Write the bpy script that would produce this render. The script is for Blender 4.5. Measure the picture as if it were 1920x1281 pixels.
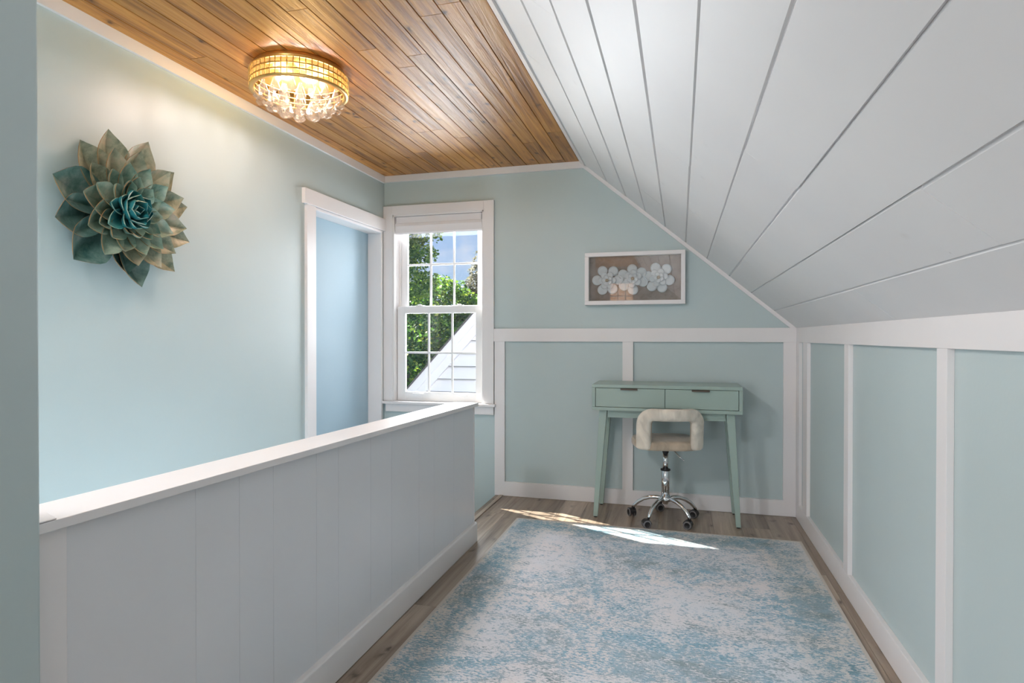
import bpy, bmesh, math, random
import numpy as np
from mathutils import Vector, Matrix

random.seed(7)
PI = math.pi
scene = bpy.context.scene
COL = scene.collection
for o in list(bpy.data.objects):
    bpy.data.objects.remove(o)

# ---------------------------------------------------------------- camera
cd = bpy.data.cameras.new('camera')
cam = bpy.data.objects.new('camera', cd)
COL.objects.link(cam)
scene.camera = cam
cd.sensor_width = 36.0
cd.lens = 1134.27 / 1920.0 * 36.0
cd.clip_start = 0.02
cd.clip_end = 300
YAW, PITCH, ROLL = 0.2716, -0.0071, 0.0007
CF = Vector((-math.sin(YAW) * math.cos(PITCH), math.cos(YAW) * math.cos(PITCH), math.sin(PITCH)))
CR = Vector((math.cos(YAW), math.sin(YAW), 0))
CU = CR.cross(CF)
CR2 = CR * math.cos(ROLL) + CU * math.sin(ROLL)
CU2 = -CR * math.sin(ROLL) + CU * math.cos(ROLL)
m3 = Matrix((CR2, CU2, -CF)).transposed()
cam.matrix_world = Matrix.Translation((0, 0, 1.08)) @ m3.to_4x4()

# ---------------------------------------------------------------- colour management
vs = scene.view_settings
vs.view_transform = 'Standard'
vs.look = 'None'
vs.gamma = 1.0
vs.use_curve_mapping = False
vs.exposure = 0.24


def lin(c):
    return tuple(((v / 255) / 12.92 if v / 255 <= 0.04045 else ((v / 255 + 0.055) / 1.055) ** 2.4) for v in c) + (1,)


# ---------------------------------------------------------------- sky
world = bpy.data.worlds.new('sky')
scene.world = world
world.use_nodes = True
nt = world.node_tree
for n in list(nt.nodes):
    nt.nodes.remove(n)
N = nt.nodes.new
out = N('ShaderNodeOutputWorld')
bg = N('ShaderNodeBackground')
bg.inputs['Strength'].default_value = 0.78
tc = N('ShaderNodeTexCoord')
sep = N('ShaderNodeSeparateXYZ')
nt.links.new(tc.outputs['Generated'], sep.inputs[0])
ramp = N('ShaderNodeValToRGB')
ramp.color_ramp.elements[0].position = 0.0
ramp.color_ramp.elements[0].color = lin((200, 226, 252))
ramp.color_ramp.elements[1].position = 0.45
ramp.color_ramp.elements[1].color = lin((100, 165, 246))
nt.links.new(sep.outputs['Z'], ramp.inputs[0])
mp = N('ShaderNodeMapping')
mp.inputs['Scale'].default_value = (3.2, 3.2, 7.0)
mp.inputs['Location'].default_value = (0.35, 0.2, 0.1)
nt.links.new(tc.outputs['Generated'], mp.inputs[0])
cn = N('ShaderNodeTexNoise')
cn.inputs['Scale'].default_value = 1.6
cn.inputs['Detail'].default_value = 6
nt.links.new(mp.outputs[0], cn.inputs['Vector'])
cr = N('ShaderNodeValToRGB')
cr.color_ramp.elements[0].position = 0.50
cr.color_ramp.elements[0].color = (0, 0, 0, 1)
cr.color_ramp.elements[1].position = 0.64
cr.color_ramp.elements[1].color = (1, 1, 1, 1)
nt.links.new(cn.outputs['Fac'], cr.inputs[0])
mx = N('ShaderNodeMix')
mx.data_type = 'RGBA'
nt.links.new(cr.outputs[0], mx.inputs[0])
nt.links.new(ramp.outputs[0], mx.inputs[6])
mx.inputs[7].default_value = (0.93, 0.94, 1.0, 1)
nt.links.new(mx.outputs[2], bg.inputs['Color'])
nt.links.new(bg.outputs[0], out.inputs[0])

# ---------------------------------------------------------------- lights
def light(name, kind, energy, color, loc, direction=None, **kw):
    d = bpy.data.lights.new(name, kind)
    d.energy = energy
    d.color = color
    for k, v in kw.items():
        setattr(d, k, v)
    o = bpy.data.objects.new(name, d)
    COL.objects.link(o)
    o.location = loc
    if direction is not None:
        o.rotation_euler = Vector(direction).to_track_quat('-Z', 'Y').to_euler()
    return o


EL, AZ = math.radians(44.6), math.radians(25.8)
SUN = Vector((math.cos(AZ) * math.cos(EL), -math.sin(AZ) * math.cos(EL), -math.sin(EL)))
light('sun', 'SUN', 22.0, (1.0, 0.94, 0.84), (-10, 10, 12), SUN, angle=math.radians(0.53))
light('rear_fill_light', 'AREA', 34.0, (0.92, 0.95, 1.0), (-1.5, -1.9, 0.8), (0.45, 1, 0.12),
      shape='RECTANGLE', size=0.9, size_y=0.9)  # added unseen fill from behind, set apart from the rear window
light('stairwell_fill_light', 'AREA', 26.0, (0.78, 0.89, 1.0), (-1.23, 1.7, -0.55), (-1, 0.05, 0.55),
      shape='RECTANGLE', size=1.7, size_y=0.35)  # added cool fill hidden in the stairwell, brightens the lower left wall
light('stair_overhead_fill', 'AREA', 22.0, (0.97, 0.97, 1.0), (-1.5, 0.68, 2.15), (1.0, 0.35, -0.75), shape='DISK', size=0.35)  # added out-of-view fill above the stairs, no fixture hangs here
light('rear_overhead_fill', 'AREA', 8.0, (1.0, 0.93, 0.86), (-1.75, -1.2, 2.15), (0.8, 0.6, -0.5), shape='DISK', size=0.5)  # added overhead fill behind the camera, without a real lamp
light('front_window_daylight', 'AREA', 92.0, (0.90, 0.95, 1.0), (-1.75, 4.6, 1.6), (0.15, -1, -0.25),
      shape='RECTANGLE', size=1.2, size_y=1.4)

# ================================================================= node helpers
def new_mat(name):
    m = bpy.data.materials.new(name)
    m.use_nodes = True
    t = m.node_tree
    b = t.nodes['Principled BSDF']
    return m, t, b


def node(t, kind, **inp):
    n = t.nodes.new(kind)
    for k, v in inp.items():
        if k.startswith('_'):
            setattr(n, k[1:], v)
        else:
            n.inputs[k.replace('__', ' ')].default_value = v
    return n


def noise(t, scale, detail=3, rough=0.5, vec=None, dist=0.0):
    n = node(t, 'ShaderNodeTexNoise', Scale=scale, Detail=detail, Roughness=rough, Distortion=dist)
    if vec is None:
        c = t.nodes.new('ShaderNodeTexCoord')
        vec = c.outputs['Object']
    t.links.new(vec, n.inputs['Vector'])
    return n.outputs['Fac']


def mapped(t, scale=(1, 1, 1), loc=(0, 0, 0), rot=(0, 0, 0), src=None):
    m = t.nodes.new('ShaderNodeMapping')
    m.inputs['Scale'].default_value = scale
    m.inputs['Location'].default_value = loc
    m.inputs['Rotation'].default_value = rot
    if src is None:
        src = t.nodes.new('ShaderNodeTexCoord').outputs['Object']
    t.links.new(src, m.inputs['Vector'])
    return m.outputs[0]


def ramp_(t, fac, stops, interp='LINEAR'):
    r = t.nodes.new('ShaderNodeValToRGB')
    r.color_ramp.interpolation = interp
    e = r.color_ramp.elements
    while len(e) > 1:
        e.remove(e[-1])
    e[0].position = stops[0][0]
    e[0].color = stops[0][1]
    for p, c in stops[1:]:
        x = e.new(p)
        x.color = c
    t.links.new(fac, r.inputs[0])
    return r.outputs[0]


def mix(t, fac, a, b, mode='MIX'):
    m = t.nodes.new('ShaderNodeMix')
    m.data_type = 'RGBA'
    m.blend_type = mode
    for s, v in ((0, fac), (6, a), (7, b)):
        if hasattr(v, 'is_output') or isinstance(v, bpy.types.NodeSocket):
            t.links.new(v, m.inputs[s])
        else:
            m.inputs[s].default_value = v
    return m.outputs[2]


def math_(t, op, a, b=0.0, c=None):
    m = t.nodes.new('ShaderNodeMath')
    m.operation = op
    for i, v in enumerate((a, b) if c is None else (a, b, c)):
        if isinstance(v, bpy.types.NodeSocket):
            t.links.new(v, m.inputs[i])
        else:
            m.inputs[i].default_value = v
    return m.outputs[0]


def bump(t, b, h, strength=0.2, dist=0.01):
    n = node(t, 'ShaderNodeBump', Strength=strength, Distance=dist)
    t.links.new(h, n.inputs['Height'])
    t.links.new(n.outputs[0], b.inputs['Normal'])


def paint(name, rgb, rough=0.5, var=0.04, bscale=60, bstr=0.05, spec=0.5, metal=0.0):
    m, t, b = new_mat(name)
    c = lin(rgb)
    lo = tuple(v * (1 - var) for v in c[:3]) + (1,)
    hi = tuple(min(1, v * (1 + var)) for v in c[:3]) + (1,)
    t.links.new(ramp_(t, noise(t, 2.5, 4), [(0.3, lo), (0.7, hi)]), b.inputs['Base Color'])
    b.inputs['Roughness'].default_value = rough
    b.inputs['Specular IOR Level'].default_value = spec
    b.inputs['Metallic'].default_value = metal
    if bstr:
        bump(t, b, noise(t, bscale, 3), bstr, 0.003)
    return m


WALLC = (188, 203, 204)
M = {}
M['wall'] = paint('aqua_wall_paint', WALLC, 0.42, 0.015, 90, 0.06)
M['trim'] = paint('white_trim_paint', (232, 229, 229), 0.38, 0.02, 40, 0.03)
M['halfwall'] = paint('white_panel_paint', (222, 223, 226), 0.30, 0.02, 14, 0.05)
M['siding'] = paint('white_siding', (224, 217, 224), 0.6, 0.02)
M['door'] = paint('blue_door_paint', (164, 190, 204), 0.6, 0.015, 80, 0.05)
M['desk'] = paint('sage_desk_paint', (156, 176, 168), 0.30, 0.02, 30, 0.02)
M['desk_in'] = paint('desk_gap_shade', (70, 88, 80), 0.6, 0.02)
M['bronze'] = paint('bronze_handle', (84, 72, 62), 0.4, 0.05, metal=0.3)
M['black'] = paint('black_plastic', (30, 28, 30), 0.45, 0.05)
M['grey_rubber'] = paint('grey_rubber', (112, 110, 112), 0.6, 0.05)
M['chrome'] = paint('chrome', (225, 226, 228), 0.08, 0.01, bstr=0, metal=1.0)
M['gold'] = paint('gold_metal', (215, 175, 105), 0.3, 0.05, metal=0.9)
M['frame_white'] = paint('white_picture_frame', (236, 232, 232), 0.4, 0.02)
M['petal_white'] = paint('white_paper_petal', (226, 229, 233), 0.7, 0.02, 200, 0.08)
M['petal_core'] = paint('tan_paper_core', (176, 160, 140), 0.8, 0.1, 400, 0.3)
M['shade'] = paint('white_window_shade', (230, 226, 226), 0.7, 0.02)
M['vinyl'] = paint('white_window_vinyl', (240, 240, 240), 0.35, 0.01)
M['dark'] = paint('dark_gap', (60, 52, 48), 0.8)
M['bark'] = paint('grey_bark', (120, 104, 92), 0.9, 0.2, 20, 0.5)
M['lawn'] = paint('lawn', (86, 88, 80), 0.9, 0.3)
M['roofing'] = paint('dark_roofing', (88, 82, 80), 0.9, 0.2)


def slope_mat():
    m, t, b = new_mat('white_board_paint')
    base = ramp_(t, noise(t, 1.6, 4), [(0.3, lin((227, 226, 227))), (0.7, lin((234, 233, 233)))])
    v = node(t, 'ShaderNodeTexVoronoi', Scale=1.0)
    t.links.new(mapped(t, (5.5, 3.2, 5.5)), v.inputs['Vector'])
    knot = ramp_(t, v.outputs['Distance'], [(0.0, (0.55, 0.55, 0.55, 1)), (0.035, (0.3, 0.3, 0.3, 1)), (0.075, (0, 0, 0, 1))])
    c = mix(t, math_(t, 'MULTIPLY', knot, 0.35), base, lin((196, 190, 184)))
    v2 = node(t, 'ShaderNodeTexVoronoi', Scale=4.3)
    t.links.new(t.nodes.new('ShaderNodeTexCoord').outputs['Object'], v2.inputs['Vector'])
    dot = ramp_(t, v2.outputs['Distance'], [(0.0, (1, 1, 1, 1)), (0.018, (0, 0, 0, 1))])
    c = mix(t, math_(t, 'MULTIPLY', dot, 0.7), c, lin((120, 112, 108)))
    t.links.new(c, b.inputs['Base Color'])
    b.inputs['Roughness'].default_value = 0.5
    h = noise(t, 1.0, 4, vec=mapped(t, (26, 2.2, 26)))
    bump(t, b, h, 0.10, 0.004)
    return m


def plank_mat(name, dark, mid, light_, along=1, fine=34, rough=0.35, bstr=0.25, knotc=None, knots=True, bd=0.004, stretch=1.3):
    """wood whose grain runs along Y; 'tint' face attribute shifts each plank"""
    m, t, b = new_mat(name)
    at = node(t, 'ShaderNodeAttribute', _attribute_name='tint')
    co = t.nodes.new('ShaderNodeTexCoord').outputs['Object']
    off = t.nodes.new('ShaderNodeVectorMath')
    off.operation = 'MULTIPLY_ADD'
    t.links.new(at.outputs['Color'], off.inputs[0])
    off.inputs[1].default_value = (0.0, 37.0, 11.0)
    t.links.new(co, off.inputs[2])
    v = off.outputs[0]
    g1 = noise(t, 1.0, 6, 0.62, mapped(t, (fine, stretch, fine), src=v), 0.8)
    g2 = noise(t, 1.0, 3, 0.5, mapped(t, (7, 0.9, 7), src=v), 0.6)
    f = math_(t, 'ADD', math_(t, 'MULTIPLY', g1, 0.62), math_(t, 'MULTIPLY', g2, 0.38))
    c = ramp_(t, f, [(0.33, lin(dark)), (0.5, lin(mid)), (0.68, lin(light_))])
    if knots:
        wn = node(t, 'ShaderNodeTexNoise', Scale=22.0, Detail=2)
        t.links.new(v, wn.inputs['Vector'])
        wa = t.nodes.new('ShaderNodeVectorMath')
        wa.operation = 'MULTIPLY_ADD'
        t.links.new(wn.outputs['Color'], wa.inputs[0])
        wa.inputs[1].default_value = (0.05, 0.03, 0.0)
        t.links.new(v, wa.inputs[2])
        warp = wa.outputs[0]
        vo = node(t, 'ShaderNodeTexVoronoi', Scale=1.0)
        t.links.new(mapped(t, (13.0, 6.5, 13.0), src=warp), vo.inputs['Vector'])
        k = ramp_(t, vo.outputs['Distance'], [(0.05, (1, 1, 1, 1)), (0.13, (0.35, 0.35, 0.35, 1)), (0.26, (0, 0, 0, 1))])
        c = mix(t, math_(t, 'MULTIPLY', k, 0.95), c, lin(knotc))
    sx = t.nodes.new('ShaderNodeSeparateXYZ')
    t.links.new(at.outputs['Color'], sx.inputs[0])
    br = math_(t, 'MULTIPLY_ADD', sx.outputs[0], 0.42, 0.78)
    cc = t.nodes.new('ShaderNodeCombineXYZ')
    for i in range(3):
        t.links.new(br, cc.inputs[i])
    c = mix(t, 1.0, c, cc.outputs[0], 'MULTIPLY')
    t.links.new(c, b.inputs['Base Color'])
    b.inputs['Roughness'].default_value = rough
    bump(t, b, f, bstr, bd)
    return m


M['slope'] = slope_mat()
M['ceil_wood'] = plank_mat('stained_pine', (118, 68, 26), (190, 130, 60), (216, 160, 88), rough=0.40, bstr=0.9,
                           knotc=(74, 38, 16), bd=0.008)
M['floor_wood'] = plank_mat('grey_oak_plank', (98, 84, 72), (150, 134, 118), (182, 168, 152), rough=0.34, bstr=0.12,
                            knotc=(78, 64, 54), fine=26, stretch=1.0)


def rug_mat():
    m, t, b = new_mat('distressed_rug')
    co = t.nodes.new('ShaderNodeTexCoord').outputs['Object']
    s = t.nodes.new('ShaderNodeSeparateXYZ')
    t.links.new(co, s.inputs[0])
    x, y = s.outputs[0], s.outputs[1]
    # rug local: x -0.775..0.775, y -1.2..1.2
    ax = math_(t, 'ABSOLUTE', x)
    ay = math_(t, 'ABSOLUTE', y)
    dx = math_(t, 'SUBTRACT', 0.775, ax)
    dy = math_(t, 'SUBTRACT', 1.2, ay)
    edge = math_(t, 'MINIMUM', dx, dy)
    # short dashed wear streaks over faded floral ornament
    wob = node(t, 'ShaderNodeTexNoise', Scale=7.0, Detail=3)
    t.links.new(co, wob.inputs['Vector'])
    va = t.nodes.new('ShaderNodeVectorMath')
    va.operation = 'MULTIPLY_ADD'
    t.links.new(wob.outputs['Color'], va.inputs[0])
    va.inputs[1].default_value = (0.10, 0.10, 0)
    cab = t.nodes.new('ShaderNodeCombineXYZ')
    t.links.new(ax, cab.inputs[0])
    t.links.new(ay, cab.inputs[1])
    t.links.new(cab.outputs[0], va.inputs[2])
    fine = noise(t, 1.0, 4, 0.75, mapped(t, (62, 130, 1)), 0.3)
    mid = noise(t, 1.0, 4, 0.65, mapped(t, (15, 24, 1), (3, 1, 0)), 0.4)
    big = noise(t, 1.0, 3, 0.5, mapped(t, (2.2, 1.7, 1), (2.7, 5, 0)), 0.4)
    wv = node(t, 'ShaderNodeTexVoronoi', Scale=1.0)
    wv.feature = 'SMOOTH_F1'
    wv.inputs['Smoothness'].default_value = 0.35
    t.links.new(mapped(t, (5.0, 4.4, 1), (0.3, 0.1, 0), src=va.outputs[0]), wv.inputs['Vector'])
    rings = math_(t, 'SINE', math_(t, 'MULTIPLY', wv.outputs['Distance'], 24.0))
    bandm = ramp_(t, edge, [(0.0, (0, 0, 0, 1)), (0.03, (0.2, 0.2, 0.2, 1)), (0.06, (1, 1, 1, 1)),
                            (0.17, (1, 1, 1, 1)), (0.21, (0.1, 0.1, 0.1, 1)), (0.235, (0.7, 0.7, 0.7, 1)), (0.26, (0.2, 0.2, 0.2, 1))])
    f = math_(t, 'MULTIPLY', fine, 1.5)
    f = math_(t, 'ADD', f, math_(t, 'MULTIPLY', mid, 0.55))
    f = math_(t, 'ADD', f, math_(t, 'MULTIPLY', big, 0.75))
    f = math_(t, 'ADD', f, math_(t, 'MULTIPLY', rings, 0.045))
    f = math_(t, 'ADD', f, math_(t, 'MULTIPLY', bandm, 0.13))
    f = math_(t, 'SUBTRACT', f, 0.925)
    mask = ramp_(t, f, [(0.49, (0, 0, 0, 1)), (0.59, (1, 1, 1, 1))])
    blue = ramp_(t, noise(t, 1.0, 4, 0.6, mapped(t, (5, 7, 1), (9, 2, 0)), 0.4),
                 [(0.3, lin((152, 170, 178))), (0.46, lin((170, 194, 208))), (0.6, lin((154, 192, 212))), (0.75, lin((128, 168, 188)))])
    cream = ramp_(t, noise(t, 1.0, 5, 0.6, mapped(t, (3, 3, 1), (4, 4, 0))),
                  [(0.35, lin((228, 234, 242))), (0.65, lin((238, 234, 236)))])
    tan = lin((212, 206, 190))
    edgef = ramp_(t, edge, [(0.0, (1, 1, 1, 1)), (0.17, (0.7, 0.7, 0.7, 1)), (0.26, (0, 0, 0, 1))])
    tanf = math_(t, 'MULTIPLY', edgef, noise(t, 3.2, 2))
    cream = mix(t, tanf, cream, tan)
    blue = mix(t, math_(t, 'MULTIPLY', tanf, 0.6), blue, lin((128, 146, 144)))
    c = mix(t, mask, cream, blue)
    dk = ramp_(t, noise(t, 1.0, 3, 0.7, mapped(t, (70, 150, 1), (7, 7, 0)), 0.4), [(0.56, (0, 0, 0, 1)), (0.66, (1, 1, 1, 1))])
    c = mix(t, math_(t, 'MULTIPLY', dk, math_(t, 'MULTIPLY_ADD', mask, 0.55, 0.10)), c, lin((96, 116, 130)))
    hem = ramp_(t, edge, [(0.0, (1, 1, 1, 1)), (0.012, (1, 1, 1, 1)), (0.018, (0, 0, 0, 1))])
    c = mix(t, hem, c, lin((212, 206, 198)))
    t.links.new(c, b.inputs['Base Color'])
    b.inputs['Roughness'].default_value = 0.95
    b.inputs['Specular IOR Level'].default_value = 0.1
    h = math_(t, 'ADD', math_(t, 'MULTIPLY', fine, 1.0), math_(t, 'MULTIPLY', mask, -0.2))
    bump(t, b, h, 0.7, 0.010)
    return m


def fresnel(t, ior):
    # the same reflectance on both faces of a thin pane
    lw = node(t, 'ShaderNodeLayerWeight', Blend=0.5)
    f0 = ((ior - 1) / (ior + 1)) ** 2
    return math_(t, 'MULTIPLY_ADD', math_(t, 'POWER', lw.outputs['Facing'], 5.0), 1 - f0, f0)


def glass_mat(name, tint=(1, 1, 1, 1), refl=1.0):
    m = bpy.data.materials.new(name)
    m.use_nodes = True
    t = m.node_tree
    t.nodes.clear()
    o = t.nodes.new('ShaderNodeOutputMaterial')
    tr = node(t, 'ShaderNodeBsdfTransparent', Color=tint)
    gl = node(t, 'ShaderNodeBsdfGlossy', Roughness=0.0)
    fr = fresnel(t, 1.5)
    mxs = t.nodes.new('ShaderNodeMixShader')
    t.links.new(math_(t, 'MULTIPLY', fr, refl), mxs.inputs[0])
    t.links.new(tr.outputs[0], mxs.inputs[1])
    t.links.new(gl.outputs[0], mxs.inputs[2])
    t.links.new(mxs.outputs[0], o.inputs[0])
    return m


def crystal_mat(name, col, tlf, tr_col):
    m = bpy.data.materials.new(name)
    m.use_nodes = True
    t = m.node_tree
    t.nodes.clear()
    o = t.nodes.new('ShaderNodeOutputMaterial')
    tr = node(t, 'ShaderNodeBsdfTransparent', Color=tr_col)
    tl = node(t, 'ShaderNodeBsdfTranslucent', Color=col)
    gl = node(t, 'ShaderNodeBsdfGlossy', Roughness=0.15, Color=tr_col)
    m1 = t.nodes.new('ShaderNodeMixShader')
    m1.inputs[0].default_value = tlf
    t.links.new(tr.outputs[0], m1.inputs[1])
    t.links.new(tl.outputs[0], m1.inputs[2])
    m2 = t.nodes.new('ShaderNodeMixShader')
    fr = fresnel(t, 1.75)
    t.links.new(math_(t, 'MULTIPLY_ADD', fr, 0.22, 0.004), m2.inputs[0])
    t.links.new(m1.outputs[0], m2.inputs[1])
    t.links.new(gl.outputs[0], m2.inputs[2])
    t.links.new(m2.outputs[0], o.inputs[0])
    return m


def emit_mat(name, col, s):
    m = bpy.data.materials.new(name)
    m.use_nodes = True
    t = m.node_tree
    t.nodes.clear()
    o = t.nodes.new('ShaderNodeOutputMaterial')
    e = node(t, 'ShaderNodeEmission', Color=col, Strength=s)
    t.links.new(e.outputs[0], o.inputs[0])
    return m


def leaf_mat(name, cols, trans=0.45):
    m = bpy.data.materials.new(name)
    m.use_nodes = True
    t = m.node_tree
    b = t.nodes['Principled BSDF']
    o = t.nodes['Material Output']
    n1 = node(t, 'ShaderNodeTexWhiteNoise')
    g = t.nodes.new('ShaderNodeAttribute')
    g.attribute_name = 'tint'
    c = ramp_(t, g.outputs['Fac'], [(i / (len(cols) - 1), lin(k)) for i, k in enumerate(cols)])
    t.links.new(c, b.inputs['Base Color'])
    b.inputs['Roughness'].default_value = 0.5
    tl = t.nodes.new('ShaderNodeBsdfTranslucent')
    t.links.new(c, tl.inputs['Color'])
    ms = t.nodes.new('ShaderNodeMixShader')
    ms.inputs[0].default_value = trans
    t.links.new(b.outputs[0], ms.inputs[1])
    t.links.new(tl.outputs[0], ms.inputs[2])
    t.links.new(ms.outputs[0], o.inputs[0])
    return m


def velvet_mat(name, rgb):
    m, t, b = new_mat(name)
    f = noise(t, 1.0, 3, 0.5, mapped(t, (9, 9, 6)), 1.6)
    c = ramp_(t, f, [(0.3, lin(tuple(v * 0.88 for v in rgb))), (0.55, lin(rgb)), (0.68, lin(tuple(min(255, v * 1.07) for v in rgb)))])
    t.links.new(c, b.inputs['Base Color'])
    b.inputs['Roughness'].default_value = 0.85
    b.inputs['Sheen Weight'].default_value = 0.5
    b.inputs['Sheen Roughness'].default_value = 0.4
    bump(t, b, f, 0.35, 0.01)
    return m


def succulent_mat(name, a, b_, edge):
    m, t, b = new_mat(name)
    f = noise(t, 1.0, 5, 0.65, mapped(t, (14, 14, 14)), 0.4)
    c = ramp_(t, f, [(0.32, lin(a)), (0.52, lin(b_)), (0.7, lin(edge))])
    t.links.new(c, b.inputs['Base Color'])
    b.inputs['Roughness'].default_value = 0.38
    bump(t, b, noise(t, 60, 4), 0.15, 0.003)
    return m


def brick_mat():
    m, t, b = new_mat('red_brick')
    n = t.nodes.new('ShaderNodeTexBrick')
    n.inputs['Color1'].default_value = lin((214, 160, 128))
    n.inputs['Color2'].default_value = lin((228, 184, 150))
    n.inputs['Mortar'].default_value = lin((228, 220, 210))
    n.inputs['Scale'].default_value = 5.0
    n.inputs['Mortar Size'].default_value = 0.02
    t.links.new(mapped(t, (1, 1, 1), rot=(PI / 2, 0, 0)), n.inputs['Vector'])
    t.links.new(n.outputs['Color'], b.inputs['Base Color'])
    b.inputs['Roughness'].default_value = 0.9
    return m


M['rug'] = rug_mat()
M['glass'] = glass_mat('window_glass')
M['pic_glass'] = glass_mat('picture_glass', (0.97, 0.98, 0.98, 1), 1.8)
M['crystal'] = crystal_mat('warm_crystal', (0.095, 0.08, 0.045, 1), 0.35, (1.0, 0.93, 0.66, 1))
M['crystal_clear'] = crystal_mat('clear_crystal', (0.105, 0.097, 0.085, 1), 0.38, (1.0, 0.97, 0.92, 1))
M['bulb'] = emit_mat('lit_bulb', (1.0, 0.80, 0.50, 1), 2.6)
M['velvet'] = velvet_mat('cream_velvet', (222, 214, 200))
M['velvet_seat'] = velvet_mat('beige_velvet', (184, 168, 148))
M['brick'] = brick_mat()
M['backing'] = plank_mat('taupe_linen', (132, 116, 108), (158, 141, 132), (172, 156, 148), rough=0.8, bstr=0.1,
                         knots=False, fine=20)
M['leaf_a'] = leaf_mat('maple_leaves', [(58, 94, 38), (99, 143, 56), (153, 189, 71), (225, 235, 89)])
M['leaf_b'] = leaf_mat('hedge_leaves', [(43, 79, 33), (79, 125, 48), (133, 174, 61), (217, 227, 79)])
M['leaf_c'] = leaf_mat('purple_leaves', [(61, 64, 58), (107, 112, 99), (163, 156, 128), (122, 135, 122)])
M['leaf_d'] = leaf_mat('dark_hedge_leaves', [(35, 66, 30), (64, 107, 46), (112, 156, 56), (235, 235, 92)])


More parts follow.
